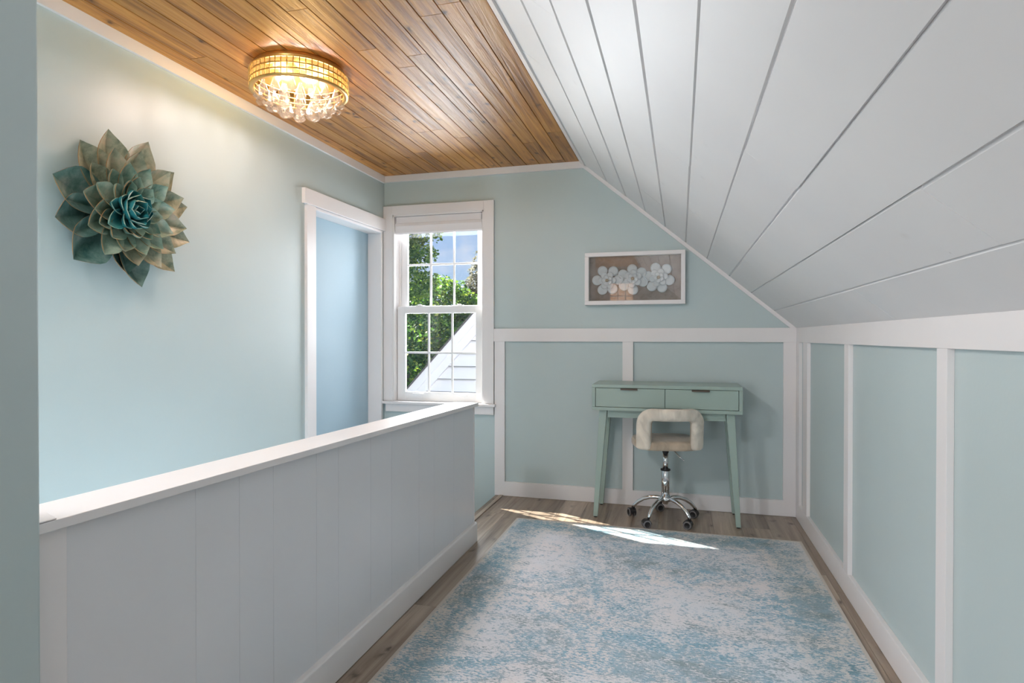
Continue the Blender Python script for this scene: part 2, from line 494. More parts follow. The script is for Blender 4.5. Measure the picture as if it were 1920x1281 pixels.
# ================================================================= mesh helpers
class MB:
    def __init__(self):
        self.bm = bmesh.new()
        self.tint = None

    def box(self, x0, x1, y0, y1, z0, z1, tint=None, mi=0):
        v = [self.bm.verts.new(p) for p in ((x0, y0, z0), (x1, y0, z0), (x1, y1, z0), (x0, y1, z0),
                                            (x0, y0, z1), (x1, y0, z1), (x1, y1, z1), (x0, y1, z1))]
        return self.hexa(v, tint, mi)

    def hexa(self, v, tint=None, mi=0):
        if not isinstance(v[0], bmesh.types.BMVert):
            v = [self.bm.verts.new(p) for p in v]
        fs = []
        for q in ((0, 3, 2, 1), (4, 5, 6, 7), (0, 1, 5, 4), (1, 2, 6, 5), (2, 3, 7, 6), (3, 0, 4, 7)):
            f = self.bm.faces.new([v[i] for i in q])
            f.material_index = mi
            fs.append(f)
        if tint is not None:
            if self.tint is None:
                self.tint = self.bm.loops.layers.float_color.new('tint')
            for f in fs:
                for l in f.loops:
                    l[self.tint] = tint
        return fs

    def prism(self, pts, axis, a, b, mi=0):
        """polygon pts (2D) extruded along axis from a to b"""
        def P(p, h):
            if axis == 'x':
                return (h, p[0], p[1])
            if axis == 'y':
                return (p[0], h, p[1])
            return (p[0], p[1], h)
        lo = [self.bm.verts.new(P(p, a)) for p in pts]
        hi = [self.bm.verts.new(P(p, b)) for p in pts]
        n = len(pts)
        fs = [self.bm.faces.new(lo), self.bm.faces.new(hi[::-1])]
        for i in range(n):
            fs.append(self.bm.faces.new((lo[i], hi[i], hi[(i + 1) % n], lo[(i + 1) % n])))
        for f in fs:
            f.material_index = mi
        return fs

    def lathe(self, prof, seg=32, c=(0, 0, 0), axis=(0, 0, 1), mi=0, smooth=True):
        q = Vector((0, 0, 1)).rotation_difference(Vector(axis).normalized())
        rings = []
        for r, z in prof:
            if r < 1e-6:
                rings.append([self.bm.verts.new(q @ Vector((0, 0, z)) + Vector(c))])
            else:
                rings.append([self.bm.verts.new(q @ Vector((r * math.cos(2 * PI * i / seg), r * math.sin(2 * PI * i / seg), z)) + Vector(c)) for i in range(seg)])
        for a, b in zip(rings, rings[1:]):
            for i in range(seg):
                j = (i + 1) % seg
                vs_ = [a[i] if len(a) > 1 else a[0], a[j] if len(a) > 1 else None, b[j] if len(b) > 1 else b[0], b[i] if len(b) > 1 else None]
                vs_ = [v for v in vs_ if v is not None]
                if len(vs_) >= 3:
                    f = self.bm.faces.new(vs_)
                    f.smooth = smooth
                    f.material_index = mi
        return self

    def tube(self, pts, radii, seg=12, mi=0, cap=True, flat=1.0):
        pts = [Vector(p) for p in pts]
        if not hasattr(radii, '__len__'):
            radii = [radii] * len(pts)
        rings = []
        up = None
        for i, p in enumerate(pts):
            d = (pts[min(i + 1, len(pts) - 1)] - pts[max(i - 1, 0)]).normalized()
            if up is None:
                up = Vector((0, 0, 1)) if abs(d.z) < 0.9 else Vector((1, 0, 0))
            a = d.cross(up).normalized()
            bb = a.cross(d).normalized()
            up = bb
            rings.append([self.bm.verts.new(p + (a * math.cos(2 * PI * k / seg) + bb * flat * math.sin(2 * PI * k / seg)) * radii[i]) for k in range(seg)])
        for r0, r1 in zip(rings, rings[1:]):
            for k in range(seg):
                f = self.bm.faces.new((r0[k], r0[(k + 1) % seg], r1[(k + 1) % seg], r1[k]))
                f.smooth = True
                f.material_index = mi
        if cap:
            for r in (rings[0][::-1], rings[-1]):
                f = self.bm.faces.new(r)
                f.material_index = mi
        return self

    def grid(self, fn, nu, nv, closed_u=False, closed_v=False, mi=0, smooth=True):
        vv = [[self.bm.verts.new(fn(i / (nu if closed_u else nu - 1), j / (nv if closed_v else nv - 1))) for j in range(nv)] for i in range(nu)]
        for i in range(nu if closed_u else nu - 1):
            for j in range(nv if closed_v else nv - 1):
                f = self.bm.faces.new((vv[i][j], vv[(i + 1) % nu][j], vv[(i + 1) % nu][(j + 1) % nv], vv[i][(j + 1) % nv]))
                f.smooth = smooth
                f.material_index = mi
        return vv

    def build(self, name, mats, parent=None, bevel=0.0, loc=None, seg=2):
        bmesh.ops.recalc_face_normals(self.bm, faces=self.bm.faces)
        me = bpy.data.meshes.new(name)
        self.bm.to_mesh(me)
        self.bm.free()
        for m in (mats if isinstance(mats, (list, tuple)) else [mats]):
            me.materials.append(m)
        o = bpy.data.objects.new(name, me)
        COL.objects.link(o)
        if parent is not None:
            o.parent = parent
        if loc is not None:
            o.location = loc
        if bevel:
            md = o.modifiers.new('bevel', 'BEVEL')
            md.width = bevel
            md.segments = seg
            md.limit_method = 'ANGLE'
            md.angle_limit = math.radians(40)
        return o


def thing(name, label, cat, loc=(0, 0, 0), rz=0.0, group=None):
    o = bpy.data.objects.new(name, None)
    COL.objects.link(o)
    o.location = loc
    o.rotation_euler = (0, 0, rz)
    o.empty_display_size = 0.1
    o['label'] = label
    o['category'] = cat
    if group:
        o['group'] = group
    return o


def struct(o):
    o['kind'] = 'structure'
    return o


# ================================================================= THE SETTING
XL, XR, YB, YR = -2.06, 0.687, 3.963, -2.2      # wall planes (left, right panel, back panel, rear)
FX, FY = 0.669, 3.945                           # faces of the applied white framing
HC, ZR, ZRB, ZB = 2.235, 1.138, 1.051, 0.095

# floor: planks running along Y
b = MB()
w = 0.152
x = -1.185
b.box(-1.185, 0.80, 0.3, 4.0, -0.03, -0.004, (0, 0, 0, 1))
b.box(-2.2, 0.80, -2.3, 0.3, -0.03, -0.004, (0, 0, 0, 1))
while x < 0.70:
    y = -2.2 - random.uniform(0, 1.1)
    while y < YB:
        y1 = y + 1.22
        ya, yb = max(y, -2.2), min(y1, YB)
        if yb > ya:
            tv = random.random()
            b.box(x + 0.0006, min(x + w, 0.70) - 0.0006, ya + 0.0006, yb - 0.0006, -0.004, 0.0, (tv, random.random(), random.random(), 1))
        y = y1
    x += w
x = -2.06
while x < -1.185:
    b.box(x + 0.0006, min(x + w, -1.186) - 0.0006, -2.2, 0.29, -0.004, 0.0, (random.random(), random.random(), random.random(), 1))
    x += w
struct(b.build('floor', M['floor_wood']))
# stair nosing along the floor edge next to the half wall end
b = MB()
b.box(-1.215, -1.187, 3.0, 3.962, -0.045, 0.003, (0.55, 0.3, 0.1, 1))
b.box(-1.187, -1.16, 3.03, 3.962, 0.0005, 0.006, (0.7, 0.8, 0.4, 1))
struct(b.build('trim_1', M['floor_wood'], bevel=0.002))

# stairwell: landing and steps going down toward the rear
b = MB()
LZ = -0.17
b.box(-2.06, -1.19, 2.95, 3.963, LZ - 0.04, LZ, (0.5, 0.5, 0.5, 1))
for i in range(9):
    y1 = 2.95 - i * 0.265
    b.box(-2.06, -1.19, y1 - 0.275, y1, LZ - 0.2 * (i + 1) - 0.03, LZ - 0.2 * (i + 1), (random.random(), random.random(), 0.3, 1))
struct(b.build('stairs', M['floor_wood']))
b = MB()
for i in range(10):
    y1 = 2.95 - i * 0.265
    b.box(-2.06, -1.19, y1 + 0.0, y1 + 0.02, LZ - 0.2 * (i + 1), LZ - 0.2 * i - 0.03 if i else LZ - 0.04)
struct(b.build('stair_risers', M['trim']))

# back wall with window opening
WX0, WX1, WZ0, WZ1 = -1.986, -1.300, 0.60, 1.952
b = MB()
b.box(-2.2, WX0, YB, 4.07, -2.3, 2.4)
b.box(WX1, 0.82, YB, 4.07, -2.3, 2.4)
b.box(WX0, WX1, YB, 4.07, -2.3, WZ0)
b.box(WX0, WX1, YB, 4.07, WZ1, 2.4)
struct(b.build('wall_back', M['wall']))

# left wall with door recess
DY0, DY1, DZ1 = 3.085, 3.915, 1.832
b = MB()
b.box(-2.2, XL, YR, DY0, -2.3, 2.4)
b.box(-2.2, XL, DY1, YB, -2.3, 2.4)
b.box(-2.2, XL, DY0, DY1, DZ1, 2.4)
b.box(-2.2, XL, DY0, DY1, -2.3, LZ)
struct(b.build('wall_left', M['wall']))
b = MB()
b.box(-2.199, -2.16, DY0 + 0.005, DY1 - 0.005, LZ, DZ1 - 0.005)
struct(b.build('door_1', M['door']))
b = MB()   # door casing + jambs
b.box(XL - 0.001, XL + 0.018, 3.0, DY0, LZ, 1.838)
b.box(XL - 0.001, XL + 0.023, 2.975, 3.944, 1.838, 1.925)
b.box(-2.16, XL + 0.012, DY0 - 0.001, DY0 + 0.012, LZ, DZ1)
b.box(-2.16, XL + 0.006, DY1 - 0.012, DY1 + 0.010, LZ, DZ1)
b.box(-2.16, XL + 0.012, DY0, DY1, DZ1 - 0.012, DZ1 + 0.004)
struct(b.build('trim_2', M['trim'], bevel=0.0015))

# right wall (knee wall), rear wall, pier
b = MB()
b.box(XR, 0.82, YR, YB, 0.0, 1.18)
struct(b.build('wall_right', M['wall']))
b = MB()
RX0, RX1, RZ0, RZ1 = -1.15, -0.72, 1.10, 2.0
b.box(-2.2, RX0, YR - 0.13, YR, -0.1, 2.4)
b.box(RX1, 0.82, YR - 0.13, YR, -0.1, 2.4)
b.box(RX0, RX1, YR - 0.13, YR, -0.1, RZ0)
b.box(RX0, RX1, YR - 0.13, YR, RZ1, 2.4)
struct(b.build('wall_rear', M['wall']))
b = MB()
b.box(-1.175, -1.022, 0.30, 0.755, 0, HC)
struct(b.build('wall_pier', M['wall'], bevel=0.004))
b = MB()
b.box(XL, -1.175, 0.30, 0.42, -2.3, HC)
struct(b.build('wall_stairwell', M['wall']))
b = MB()
b.box(-1.186, -1.175, 0.42, 3.963, -2.3, -0.046)
struct(b.build('wall_under_floor', M['wall']))

# wood ceiling planks
b = MB()
w = 0.0885
x = -2.06
b.box(-2.2, -0.60, YR - 0.1, 4.1, HC + 0.012, HC + 0.16, (0.2, 0, 0, 1))
while x < -0.62:
    y = YR - random.uniform(0, 1.6)
    x1 = min(x + w, -0.612)
    while y < YB:
        y1 = y + random.uniform(1.1, 2.4)
        ya, yb = max(y, YR), min(y1, YB)
        if yb > ya:
            tv = (random.random(), random.random(), random.random(), 1)
            g = 0.0035
            v = [(x, ya, HC + 0.012), (x1, ya, HC + 0.012), (x1, yb, HC + 0.012), (x, yb, HC + 0.012),
                 (x + g, ya + 0.002, HC), (x1 - g * 0.4, ya + 0.002, HC), (x1 - g * 0.4, yb - 0.001, HC), (x + g, yb - 0.001, HC)]
            b.hexa(v, tv)
        y = y1
    x += w
struct(b.build('ceiling', M['ceil_wood']))

# sloped white board ceiling
SA = Vector((-0.637, 0, 2.235))
SU = (Vector((0.669, 0, 1.138)) - SA).normalized()
SN = Vector((SU.z, 0, -SU.x))          # toward the room (down and left)


def sp(s, y, d=0.0):
    return SA + SU * s + SN * d + Vector((0, y, 0))


b = MB()
seams = [0.045, 0.233, 0.389, 0.549, 0.709, 0.872, 1.036, 1.208, 1.374, 1.545, 1.712]
joints = {2: [2.738, 0.9, -1.1], 1: [1.69, -0.9], 3: [0.3, 3.3], 4: [2.2, -0.7], 5: [0.55, 2.9], 6: [1.682, -1.4], 7: [-0.2, 3.1],
          8: [1.25, -0.8], 9: [2.22, 0.2], 0: [2.3, -1.0]}
rnd = random.Random(3)
b.hexa([sp(-0.02, YR, -0.0055), sp(1.74, YR, -0.0055), sp(1.74, 4.1, -0.0055), sp(-0.02, 4.1, -0.0055),
        sp(-0.02, YR, -0.12), sp(1.74, YR, -0.12), sp(1.74, 4.1, -0.12), sp(-0.02, 4.1, -0.12)])
for i in range(10):
    ys = sorted([YR] + joints.get(i, []) + [YB])
    for ya, yb in zip(ys, ys[1:]):
        s0 = seams[i] + rnd.uniform(-0.0015, 0.0015) + 0.005
        s1 = seams[i + 1] + rnd.uniform(-0.0015, 0.0015) - 0.004
        d0, d1 = rnd.uniform(0, 0.0015), rnd.uniform(0, 0.0025)
        ya += 0.001
        yb -= 0.001
        b.hexa([sp(s0 - 0.004, ya, -0.0055), sp(s1 + 0.003, ya, -0.0055), sp(s1 + 0.003, yb, -0.0055), sp(s0 - 0.004, yb, -0.0055),
                sp(s0, ya, d0), sp(s1, ya, d1), sp(s1, yb, d1), sp(s0, yb, d0)])
struct(b.build('ceiling_sloped', M['slope']))
b = MB()   # trim strip between wood ceiling and slope
b.box(-0.632, -0.605, YR, FY, HC - 0.014, HC + 0.002)
b.hexa([sp(0.012, YR, 0.0), sp(0.05, YR, 0.0), sp(0.05, FY, 0.0), sp(0.012, FY, 0.0),
        sp(0.012, YR, 0.010), sp(0.05, YR, 0.010), sp(0.05, FY, 0.010), sp(0.012, FY, 0.010)])
struct(b.build('trim_3', M['trim']))
b = MB()   # strip on the back wall under the slope
b.hexa([sp(0.03, FY + 0.003, 0.0), sp(1.70, FY + 0.003, 0.0), sp(1.70, YB, 0.0), sp(0.03, YB, 0.0),
        sp(0.03, FY + 0.003, 0.022), sp(1.70, FY + 0.003, 0.022), sp(1.70, YB, 0.022), sp(0.03, YB, 0.022)])
struct(b.build('trim_4', M['trim']))

# crown strips
b = MB()
b.box(XL, XL + 0.015, YR, FY, HC - 0.05, HC)
struct(b.build('trim_5', M['trim'], bevel=0.001))
b = MB()
b.box(XL + 0.001, -0.598, FY, YB, HC - 0.045, HC)
struct(b.build('trim_6', M['trim'], bevel=0.001))

# back wainscot framing
b = MB()
b.box(-1.228, FX, FY - 0.001, YB, ZRB, ZR)
b.box(-1.222, -1.151, FY, YB, ZB, ZRB)
b.box(-0.360, -0.292, FY, YB, ZB, ZRB)
b.box(0.598, FX, FY, YB, ZB, ZRB)
struct(b.build('trim_7', M['trim'], bevel=0.001))
b = MB()
b.box(-1.222, FX, FY, YB, 0.001, ZB + 0.002)
struct(b.build('baseboard_back', M['trim'], bevel=0.0015))
# right wainscot framing
b = MB()
b.hexa([(FX, YR, ZRB), (XR, YR, ZRB), (XR, FY, ZRB), (FX, FY, ZRB), (FX, YR, ZR - 0.002), (XR, YR, ZR - 0.002), (XR, FY, ZR - 0.002), (FX, FY, ZR - 0.002)])
for y0, y1 in ((3.745, 3.63), (2.85, 2.782), (1.888, 1.823), (0.95, 0.88), (0.0, -0.07), (-0.95, -1.02)):
    b.box(FX, XR, y1, y0, ZB, ZRB)
b.box(FX, XR, 3.86, FY, ZB, ZRB)
struct(b.build('trim_8', M['trim'], bevel=0.001))
b = MB()
b.box(FX - 0.001, XR, YR, FY, 0.001, ZB + 0.002)
struct(b.build('baseboard_right', M['trim'], bevel=0.0015))

# half wall beside the stairs
b = MB()
ztop = lambda y: 0.765 - (y - 0.755) * (0.765 - 0.733) / (3.03 - 0.755) - 0.018
ys = [0.756, 0.82]
xx = 0.82
rr = random.Random(5)
for wd in (0.30, 0.14, 0.13, 0.20, 0.12, 0.21, 0.16, 0.25, 0.16, 0.24, 0.29):
    xx += wd
    ys.append(min(xx, 3.018))
ys = sorted(set([round(v, 4) for v in ys if v <= 3.018] + [3.018]))
for ya, yb in zip(ys, ys[1:]):
    g = 0.0004
    b.hexa([(-1.15, ya, 0.0), (-1.052, ya + g, 0.0), (-1.052, yb - g, 0.0), (-1.15, yb, 0.0),
            (-1.15, ya, ztop(ya)), (-1.052, ya + g, ztop(ya)), (-1.052, yb - g, ztop(yb)), (-1.15, yb, ztop(yb))])
b.box(-1.149, -1.0525, 0.756, 3.017, 0.0, 0.714)
struct(b.build('wall_half', M['halfwall']))
b = MB()
b.box(-1.156, -1.0485, 3.0185, 3.030, 0.0, 0.716)
struct(b.build('trim_9', M['trim'], bevel=0.003))
b = MB()
c0, c1 = 0.756, 3.036
b.hexa([(-1.165, c0, 0.748), (-1.033, c0, 0.748), (-1.030, c1, 0.715), (-1.172, c1, 0.715),
        (-1.165, c0, 0.766), (-1.033, c0, 0.766), (-1.030, c1, 0.733), (-1.172, c1, 0.733)])
b.hexa([(-1.085, 0.757, 0.767), (-1.032, 0.757, 0.767), (-1.032, 0.790, 0.7665), (-1.085, 0.812, 0.7665),
        (-1.085, 0.757, 0.7695), (-1.032, 0.757, 0.7695), (-1.032, 0.790, 0.769), (-1.085, 0.812, 0.769)])
struct(b.build('trim_10', M['trim'], bevel=0.0015))
b = MB()
b.box(-1.0515, -1.0475, 0.757, 0.82, 0.0, 0.745)
b.prism([(-1.0525, 0.0), (-1.035, 0.0), (-1.035, 0.095), (-1.040, 0.100), (-1.0525, 0.103)], 'y', 0.757, 3.034)
struct(b.build('baseboard_half', M['trim'], bevel=0.0015))

# ------------------------------------------------------------- front window
def sash(b, x0, x1, z0, z1, gx0, gx1, gz0, gz1, y0, y1, cols, rows, bars=0.014):
    b.box(x0, gx0, y0, y1, z0, z1)
    b.box(gx1, x1, y0, y1, z0, z1)
    b.box(gx0, gx1, y0, y1, z0, gz0)
    b.box(gx0, gx1, y0, y1, gz1, z1)
    ym = (y0 + y1) / 2
    for i in range(1, cols):
        xc = gx0 + (gx1 - gx0) * i / cols
        b.box(xc - bars / 2, xc + bars / 2, ym - 0.005, ym + 0.005, gz0, gz1)
    for j in range(1, rows):
        zc = gz0 + (gz1 - gz0) * j / rows
        b.box(gx0, gx1, ym - 0.0045, ym + 0.0045, zc - bars / 2, zc + bars / 2)


b = MB()   # casing, jamb liners, stool and apron
b.box(-2.0585, WX0, FY - 0.004, YB, 0.622, 2.016)
b.box(WX1, -1.228, FY - 0.004, YB, 0.622, 2.016)
b.box(WX0, WX1, FY - 0.004, YB, WZ1, 2.016)
b.box(WX0, WX0 + 0.012, FY, 4.069, 0.622, WZ1)
b.box(WX1 - 0.012, WX1, FY, 4.069, 0.622, WZ1)
b.box(WX0, WX1, FY, 4.069, WZ1 - 0.012, WZ1)
for xs, sg in ((WX0 + 0.012, 1), (WX1 - 0.012, -1)):
    for k, yy in enumerate((4.022, 4.052)):
        a, c = sorted((xs, xs + sg * 0.016))
        b.box(a, c, yy - 0.003, yy + 0.003, 0.622, WZ1)
struct(b.build('trim_11', M['trim'], bevel=0.0012))
b = MB()
b.box(-2.0575, -1.212, FY - 0.028, 4.02, 0.604, 0.622)
b.box(-2.04, -1.228, FY - 0.006, YB, 0.548, 0.604)
struct(b.build('trim_12', M['trim'], bevel=0.003))

b = MB()
sash(b, -1.972, -1.316, 1.27, 1.95, -1.910, -1.375, 1.306, 1.90, 4.032, 4.056, 3, 2)
b2 = MB()
sash(b2, -1.970, -1.328, 0.624, 1.300, -1.909, -1.373, 0.687, 1.250, 3.990, 4.016, 3, 2)
up = b.build('window_1', M['vinyl'], bevel=0.0015)
struct(up)
b2.build('lower_sash', M['vinyl'], up, bevel=0.0015)
# the upper sash grid shows a horizontal bar a little above the middle
b = MB()
b.box(-1.912, -1.373, 4.043, 4.046, 1.30, 1.905)
b.build('upper_pane', M['glass'], up)
b = MB()
b.box(-1.912, -1.370, 4.001, 4.004, 0.683, 1.254)
b.build('lower_pane', M['glass'], up)
for xc in (-1.80, -1.50):
    b = MB()
    b.box(xc - 0.03, xc + 0.03, 3.996, 4.022, 1.300, 1.307)
    b.lathe([(0.0, 0.0), (0.011, 0.0), (0.011, 0.007), (0, 0.007)], 12, (xc, 4.008, 1.307))
    b.box(xc - 0.02, xc + 0.006, 4.004, 4.012, 1.311, 1.315)
    b.build('sash_lock', M['vinyl'], up, bevel=0.001)
for xc in (-1.805, -1.475):
    b = MB()
    b.box(xc - 0.042, xc + 0.042, 3.978, 3.991, 0.672, 0.679)
    b.box(xc - 0.034, xc + 0.034, 3.986, 3.991, 0.660, 0.672)
    b.build('sash_lift', M['vinyl'], up, bevel=0.002)

# window shade
sh = thing('window_shade', 'white fabric roman shade pulled up at the top of the window', 'window shade', (-1.643, 3.985, 1.938))
b = MB()
b.box(-0.322, 0.322, -0.028, 0.02, -0.052, 0.0)
b.build('headrail', M['shade'], sh, bevel=0.002)
b = MB()
prof = [(-0.030, -0.046), (-0.034, -0.066), (-0.030, -0.086), (-0.026, -0.112), (-0.018, -0.124), (-0.012, -0.112), (-0.014, -0.05), (-0.02, -0.042)]
b.prism(prof, 'x', -0.328, 0.328)
b.build('folded_fabric', M['shade'], sh, bevel=0.002)

# rear window (seen mirrored in the picture glass) and the chimney outside it
b = MB()
sash(b, RX0 - 0.0, RX1 + 0.0, RZ0, RZ1, RX0 + 0.03, RX1 - 0.03, RZ0 + 0.04, RZ1 - 0.03, YR - 0.08, YR - 0.05, 3, 4, 0.012)
b.box(RX0 - 0.07, RX0, YR, YR + 0.015, RZ0 - 0.07, RZ1 + 0.07)
b.box(RX1, RX1 + 0.07, YR, YR + 0.015, RZ0 - 0.07, RZ1 + 0.07)
b.box(RX0, RX1, YR, YR + 0.015, RZ1, RZ1 + 0.07)
b.box(RX0, RX1, YR, YR + 0.015, RZ0 - 0.07, RZ0)
rw = struct(b.build('window_2', M['vinyl']))
b = MB()
b.box(RX0 + 0.03, RX1 - 0.03, YR - 0.067, YR - 0.063, RZ0 + 0.04, RZ1 - 0.03)
b.build('pane', M['glass'], rw)
ch = thing('chimney', 'red brick chimney standing outside the rear window', 'chimney', (-1.0, -3.4, -3.0))
b = MB()
b.box(-0.6, 0.6, -0.4, 0.4, 0, 5.6)
b.build('stack', M['brick'], ch)
b = MB()
b.box(-0.66, 0.66, -0.46, 0.46, 5.6, 5.75)
b.build('cap', M['siding'], ch)

# ================================================================= OUTSIDE
b = MB()
b.box(-60, 40, -40, 80, -3.2, -3.0)
struct(b.build('ground', M['lawn']))

# neighbouring gable wing
wing = thing('gable_wing', 'white lap sided gable of the next roof seen through the lower window sash', 'gable', (-2.858, 6.0, -3.0))
b = MB()
# rake lower outer edge passes (0, 0.52-? ) in local x,z ; slope of the roof
sl = (1.317 - 0.481) / (-2.083 + 2.858)
def rz(xl, off=0.0):
    return 3.481 + sl * xl - off
top = 3.2
th = 0.165 * math.hypot(1, sl)
pitch = 0.1355
z = 3.505 - 0.1355 * 24
k = 0
while z < rz(top):
    z1 = z + pitch
    xs0 = max(-3.0, (z - 3.481 + th * 0.6) / sl)
    xs1 = max(-3.0, (z1 - 3.481 + th * 0.6) / sl)
    xe = top
    if xs0 < xe:
        b.hexa([(xs0, -0.022, z), (xe, -0.022, z), (xe, 0.03, z), (xs0, 0.03, z),
                (xs1, 0.010, z1), (xe, 0.010, z1), (xe, 0.03, z1), (xs1, 0.03, z1)])
        b.box(xs0, xe, -0.0225, 0.01, z - 0.005, z - 0.0005, mi=1)  # dark bar puts the shadow line under each butt edge into colour
    z = z1
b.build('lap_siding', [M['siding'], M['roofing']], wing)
b = MB()
b.hexa([(-3.0, -0.035, rz(-3.0, th)), (top, -0.035, rz(top, th)), (top, 0.0, rz(top, th)), (-3.0, 0.0, rz(-3.0, th)),
        (-3.0, -0.035, rz(-3.0)), (top, -0.035, rz(top)), (top, 0.0, rz(top)), (-3.0, 0.0, rz(-3.0))])
b.hexa([(-3.0, -0.045, rz(-3.0, th * 0.5)), (top, -0.045, rz(top, th * 0.5)), (top, -0.03, rz(top, th * 0.5)), (-3.0, -0.03, rz(-3.0, th * 0.5)),
        (-3.0, -0.05, rz(-3.0)), (top, -0.05, rz(top)), (top, -0.03, rz(top)), (-3.0, -0.03, rz(-3.0))])
b.build('rake_board', M['siding'], wing)
b = MB()
b.hexa([(-3.05, -0.07, rz(-3.05, -0.0)), (top, -0.07, rz(top)), (top, 3.5, rz(top)), (-3.05, 3.5, rz(-3.05)),
        (-3.05, -0.07, rz(-3.05, -0.02)), (top, -0.07, rz(top, -0.02)), (top, 3.5, rz(top, -0.02)), (-3.05, 3.5, rz(-3.05, -0.02))])
b.build('roof_covering', M['roofing'], wing)


def grown(bl, k):
    return [(x * k, y, (z - 4.08) * k + 4.08, rx * k, ry * k, rz_ * k) for x, y, z, rx, ry, rz_ in bl]


def foliage(name, mat, blobs, count, size, parent, seed, stretch=1.0, kindstuff=False):
    rg = np.random.default_rng(seed)
    tot = sum(bl[3] * bl[4] * bl[5] for bl in blobs)
    P = []
    Tn = []
    for (cx, cy, cz, rx, ry, rz_) in blobs:
        n = max(30, int(count * rx * ry * rz_ / tot))
        d = rg.normal(size=(n, 3))
        d /= np.linalg.norm(d, axis=1)[:, None]
        r = rg.uniform(0.35, 1.0, n) ** 0.5
        # clumping
        ph = np.sin(d[:, 0] * 7 + cx) * np.sin(d[:, 1] * 8 + cy) * np.sin(d[:, 2] * 7 + cz)
        r = r * (0.88 + 0.16 * ph)
        P.append(np.array([cx, cy, cz]) + d * r[:, None] * np.array([rx, ry, rz_]))
        Tn.append(np.clip(rg.normal(0.42, 0.22, n) + 0.12 * ph, 0.02, 0.98))
    P = np.concatenate(P)
    T = np.concatenate(Tn)
    n = len(P)
    a = rg.normal(size=(n, 3))
    a[:, 2] *= 0.6
    a /= np.linalg.norm(a, axis=1)[:, None]
    c = rg.normal(size=(n, 3))
    c = np.cross(a, c)
    c /= np.linalg.norm(c, axis=1)[:, None]
    s = size * rg.uniform(0.6, 1.25, n)[:, None]
    V = np.stack([P - a * s * 0.5, P + c * s * 0.33, P + a * s * 0.55, P - c * s * 0.33], 1).reshape(-1, 3)
    me = bpy.data.meshes.new(name)
    me.vertices.add(4 * n)
    me.vertices.foreach_set('co', V.ravel().astype(np.float32))
    me.loops.add(4 * n)
    me.loops.foreach_set('vertex_index', np.arange(4 * n, dtype=np.int32))
    me.polygons.add(n)
    me.polygons.foreach_set('loop_start', np.arange(0, 4 * n, 4, dtype=np.int32))
    me.polygons.foreach_set('loop_total', np.full(n, 4, dtype=np.int32))
    me.update()
    at = me.attributes.new('tint', 'FLOAT', 'FACE')
    at.data.foreach_set('value', T.astype(np.float32))
    me.materials.append(mat)
    o = bpy.data.objects.new(name, me)
    COL.objects.link(o)
    o.parent = parent
    return o


def trunk(parent, h, r, lean, branches, seed):
    b = MB()
    pts = [(0, 0, 0), (lean[0] * 0.3, lean[1] * 0.3, h * 0.35), (lean[0] * 0.7, lean[1] * 0.7, h * 0.7), (lean[0], lean[1], h)]
    b.tube(pts, [r, r * 0.8, r * 0.55, r * 0.2], 10)
    for (z, ex, ey, ez) in branches:
        f = z / h
        p0 = Vector((lean[0] * f, lean[1] * f, z))
        p2 = Vector((ex, ey, ez))
        pm = (p0 + p2) / 2 + Vector((0, 0, 0.15))
        b.tube([p0, pm, p2], [r * 0.35, r * 0.22, r * 0.08], 6)
    b.build('trunk', M['bark'], parent)


# maple at the left: right edge of its crown stops in the middle pane column
t1 = thing('maple_tree', 'tall green leafy tree filling the left panes of the upper sash', 'tree', (-8.34, 13.9, -3.0))
bl = [(0.95, 0, 5.85, 0.75, 0.8, 0.55), (0.9, 0.2, 6.5, 0.85, 0.7, 0.42), (0.1, 0.3, 5.2, 1.3, 1.0, 0.6),
      (1.35, -0.2, 5.15, 0.8, 0.8, 0.42), (0.2, 0, 7.3, 1.2, 1.0, 0.7), (-1.2, 0.2, 6.2, 1.3, 1.2, 1.1),
      (1.75, 0.1, 6.2, 0.42, 0.4, 0.30), (1.9, -0.1, 5.7, 0.22, 0.3, 0.18), (1.75, 0.3, 6.5, 0.5, 0.4, 0.25), (1.55, 0.1, 5.75, 0.45, 0.4, 0.35),
      (1.25, 0.3, 6.0, 0.35, 0.4, 0.6)]
foliage('crown', M['leaf_a'], grown(bl, 1.264), 42000, 0.095, t1, 1)
trunk(t1, 6.8, 0.2, (-0.4, 0.2), [(4.2, 1.4, 0, 6.3), (4.6, 1.7, 0.1, 5.2), (5.2, 0.8, 0.2, 7.2), (4.4, -1.2, 0.3, 6.2)], 1)

t2 = thing('hedgerow_tree', 'broad bright green tree behind the maple, centre of the window view', 'tree', (-7.25, 17.2, -3.0))
bl = [(0.1, 0, 4.9, 1.2, 1.2, 0.9), (1.3, 0.2, 4.5, 1.0, 1.0, 0.75), (-1.2, 0.0, 4.6, 1.2, 1.0, 0.9), (0.4, -0.3, 3.7, 1.9, 1.1, 0.9),
      (0.0, 0, 2.6, 2.2, 1.2, 1.0)]
foliage('crown', M['leaf_b'], grown(bl, 1.133), 36000, 0.12, t2, 2)
trunk(t2, 5.0, 0.22, (0.1, 0.1), [(3.2, 1.2, 0.2, 4.4), (3.0, -1.1, 0, 4.5)], 2)

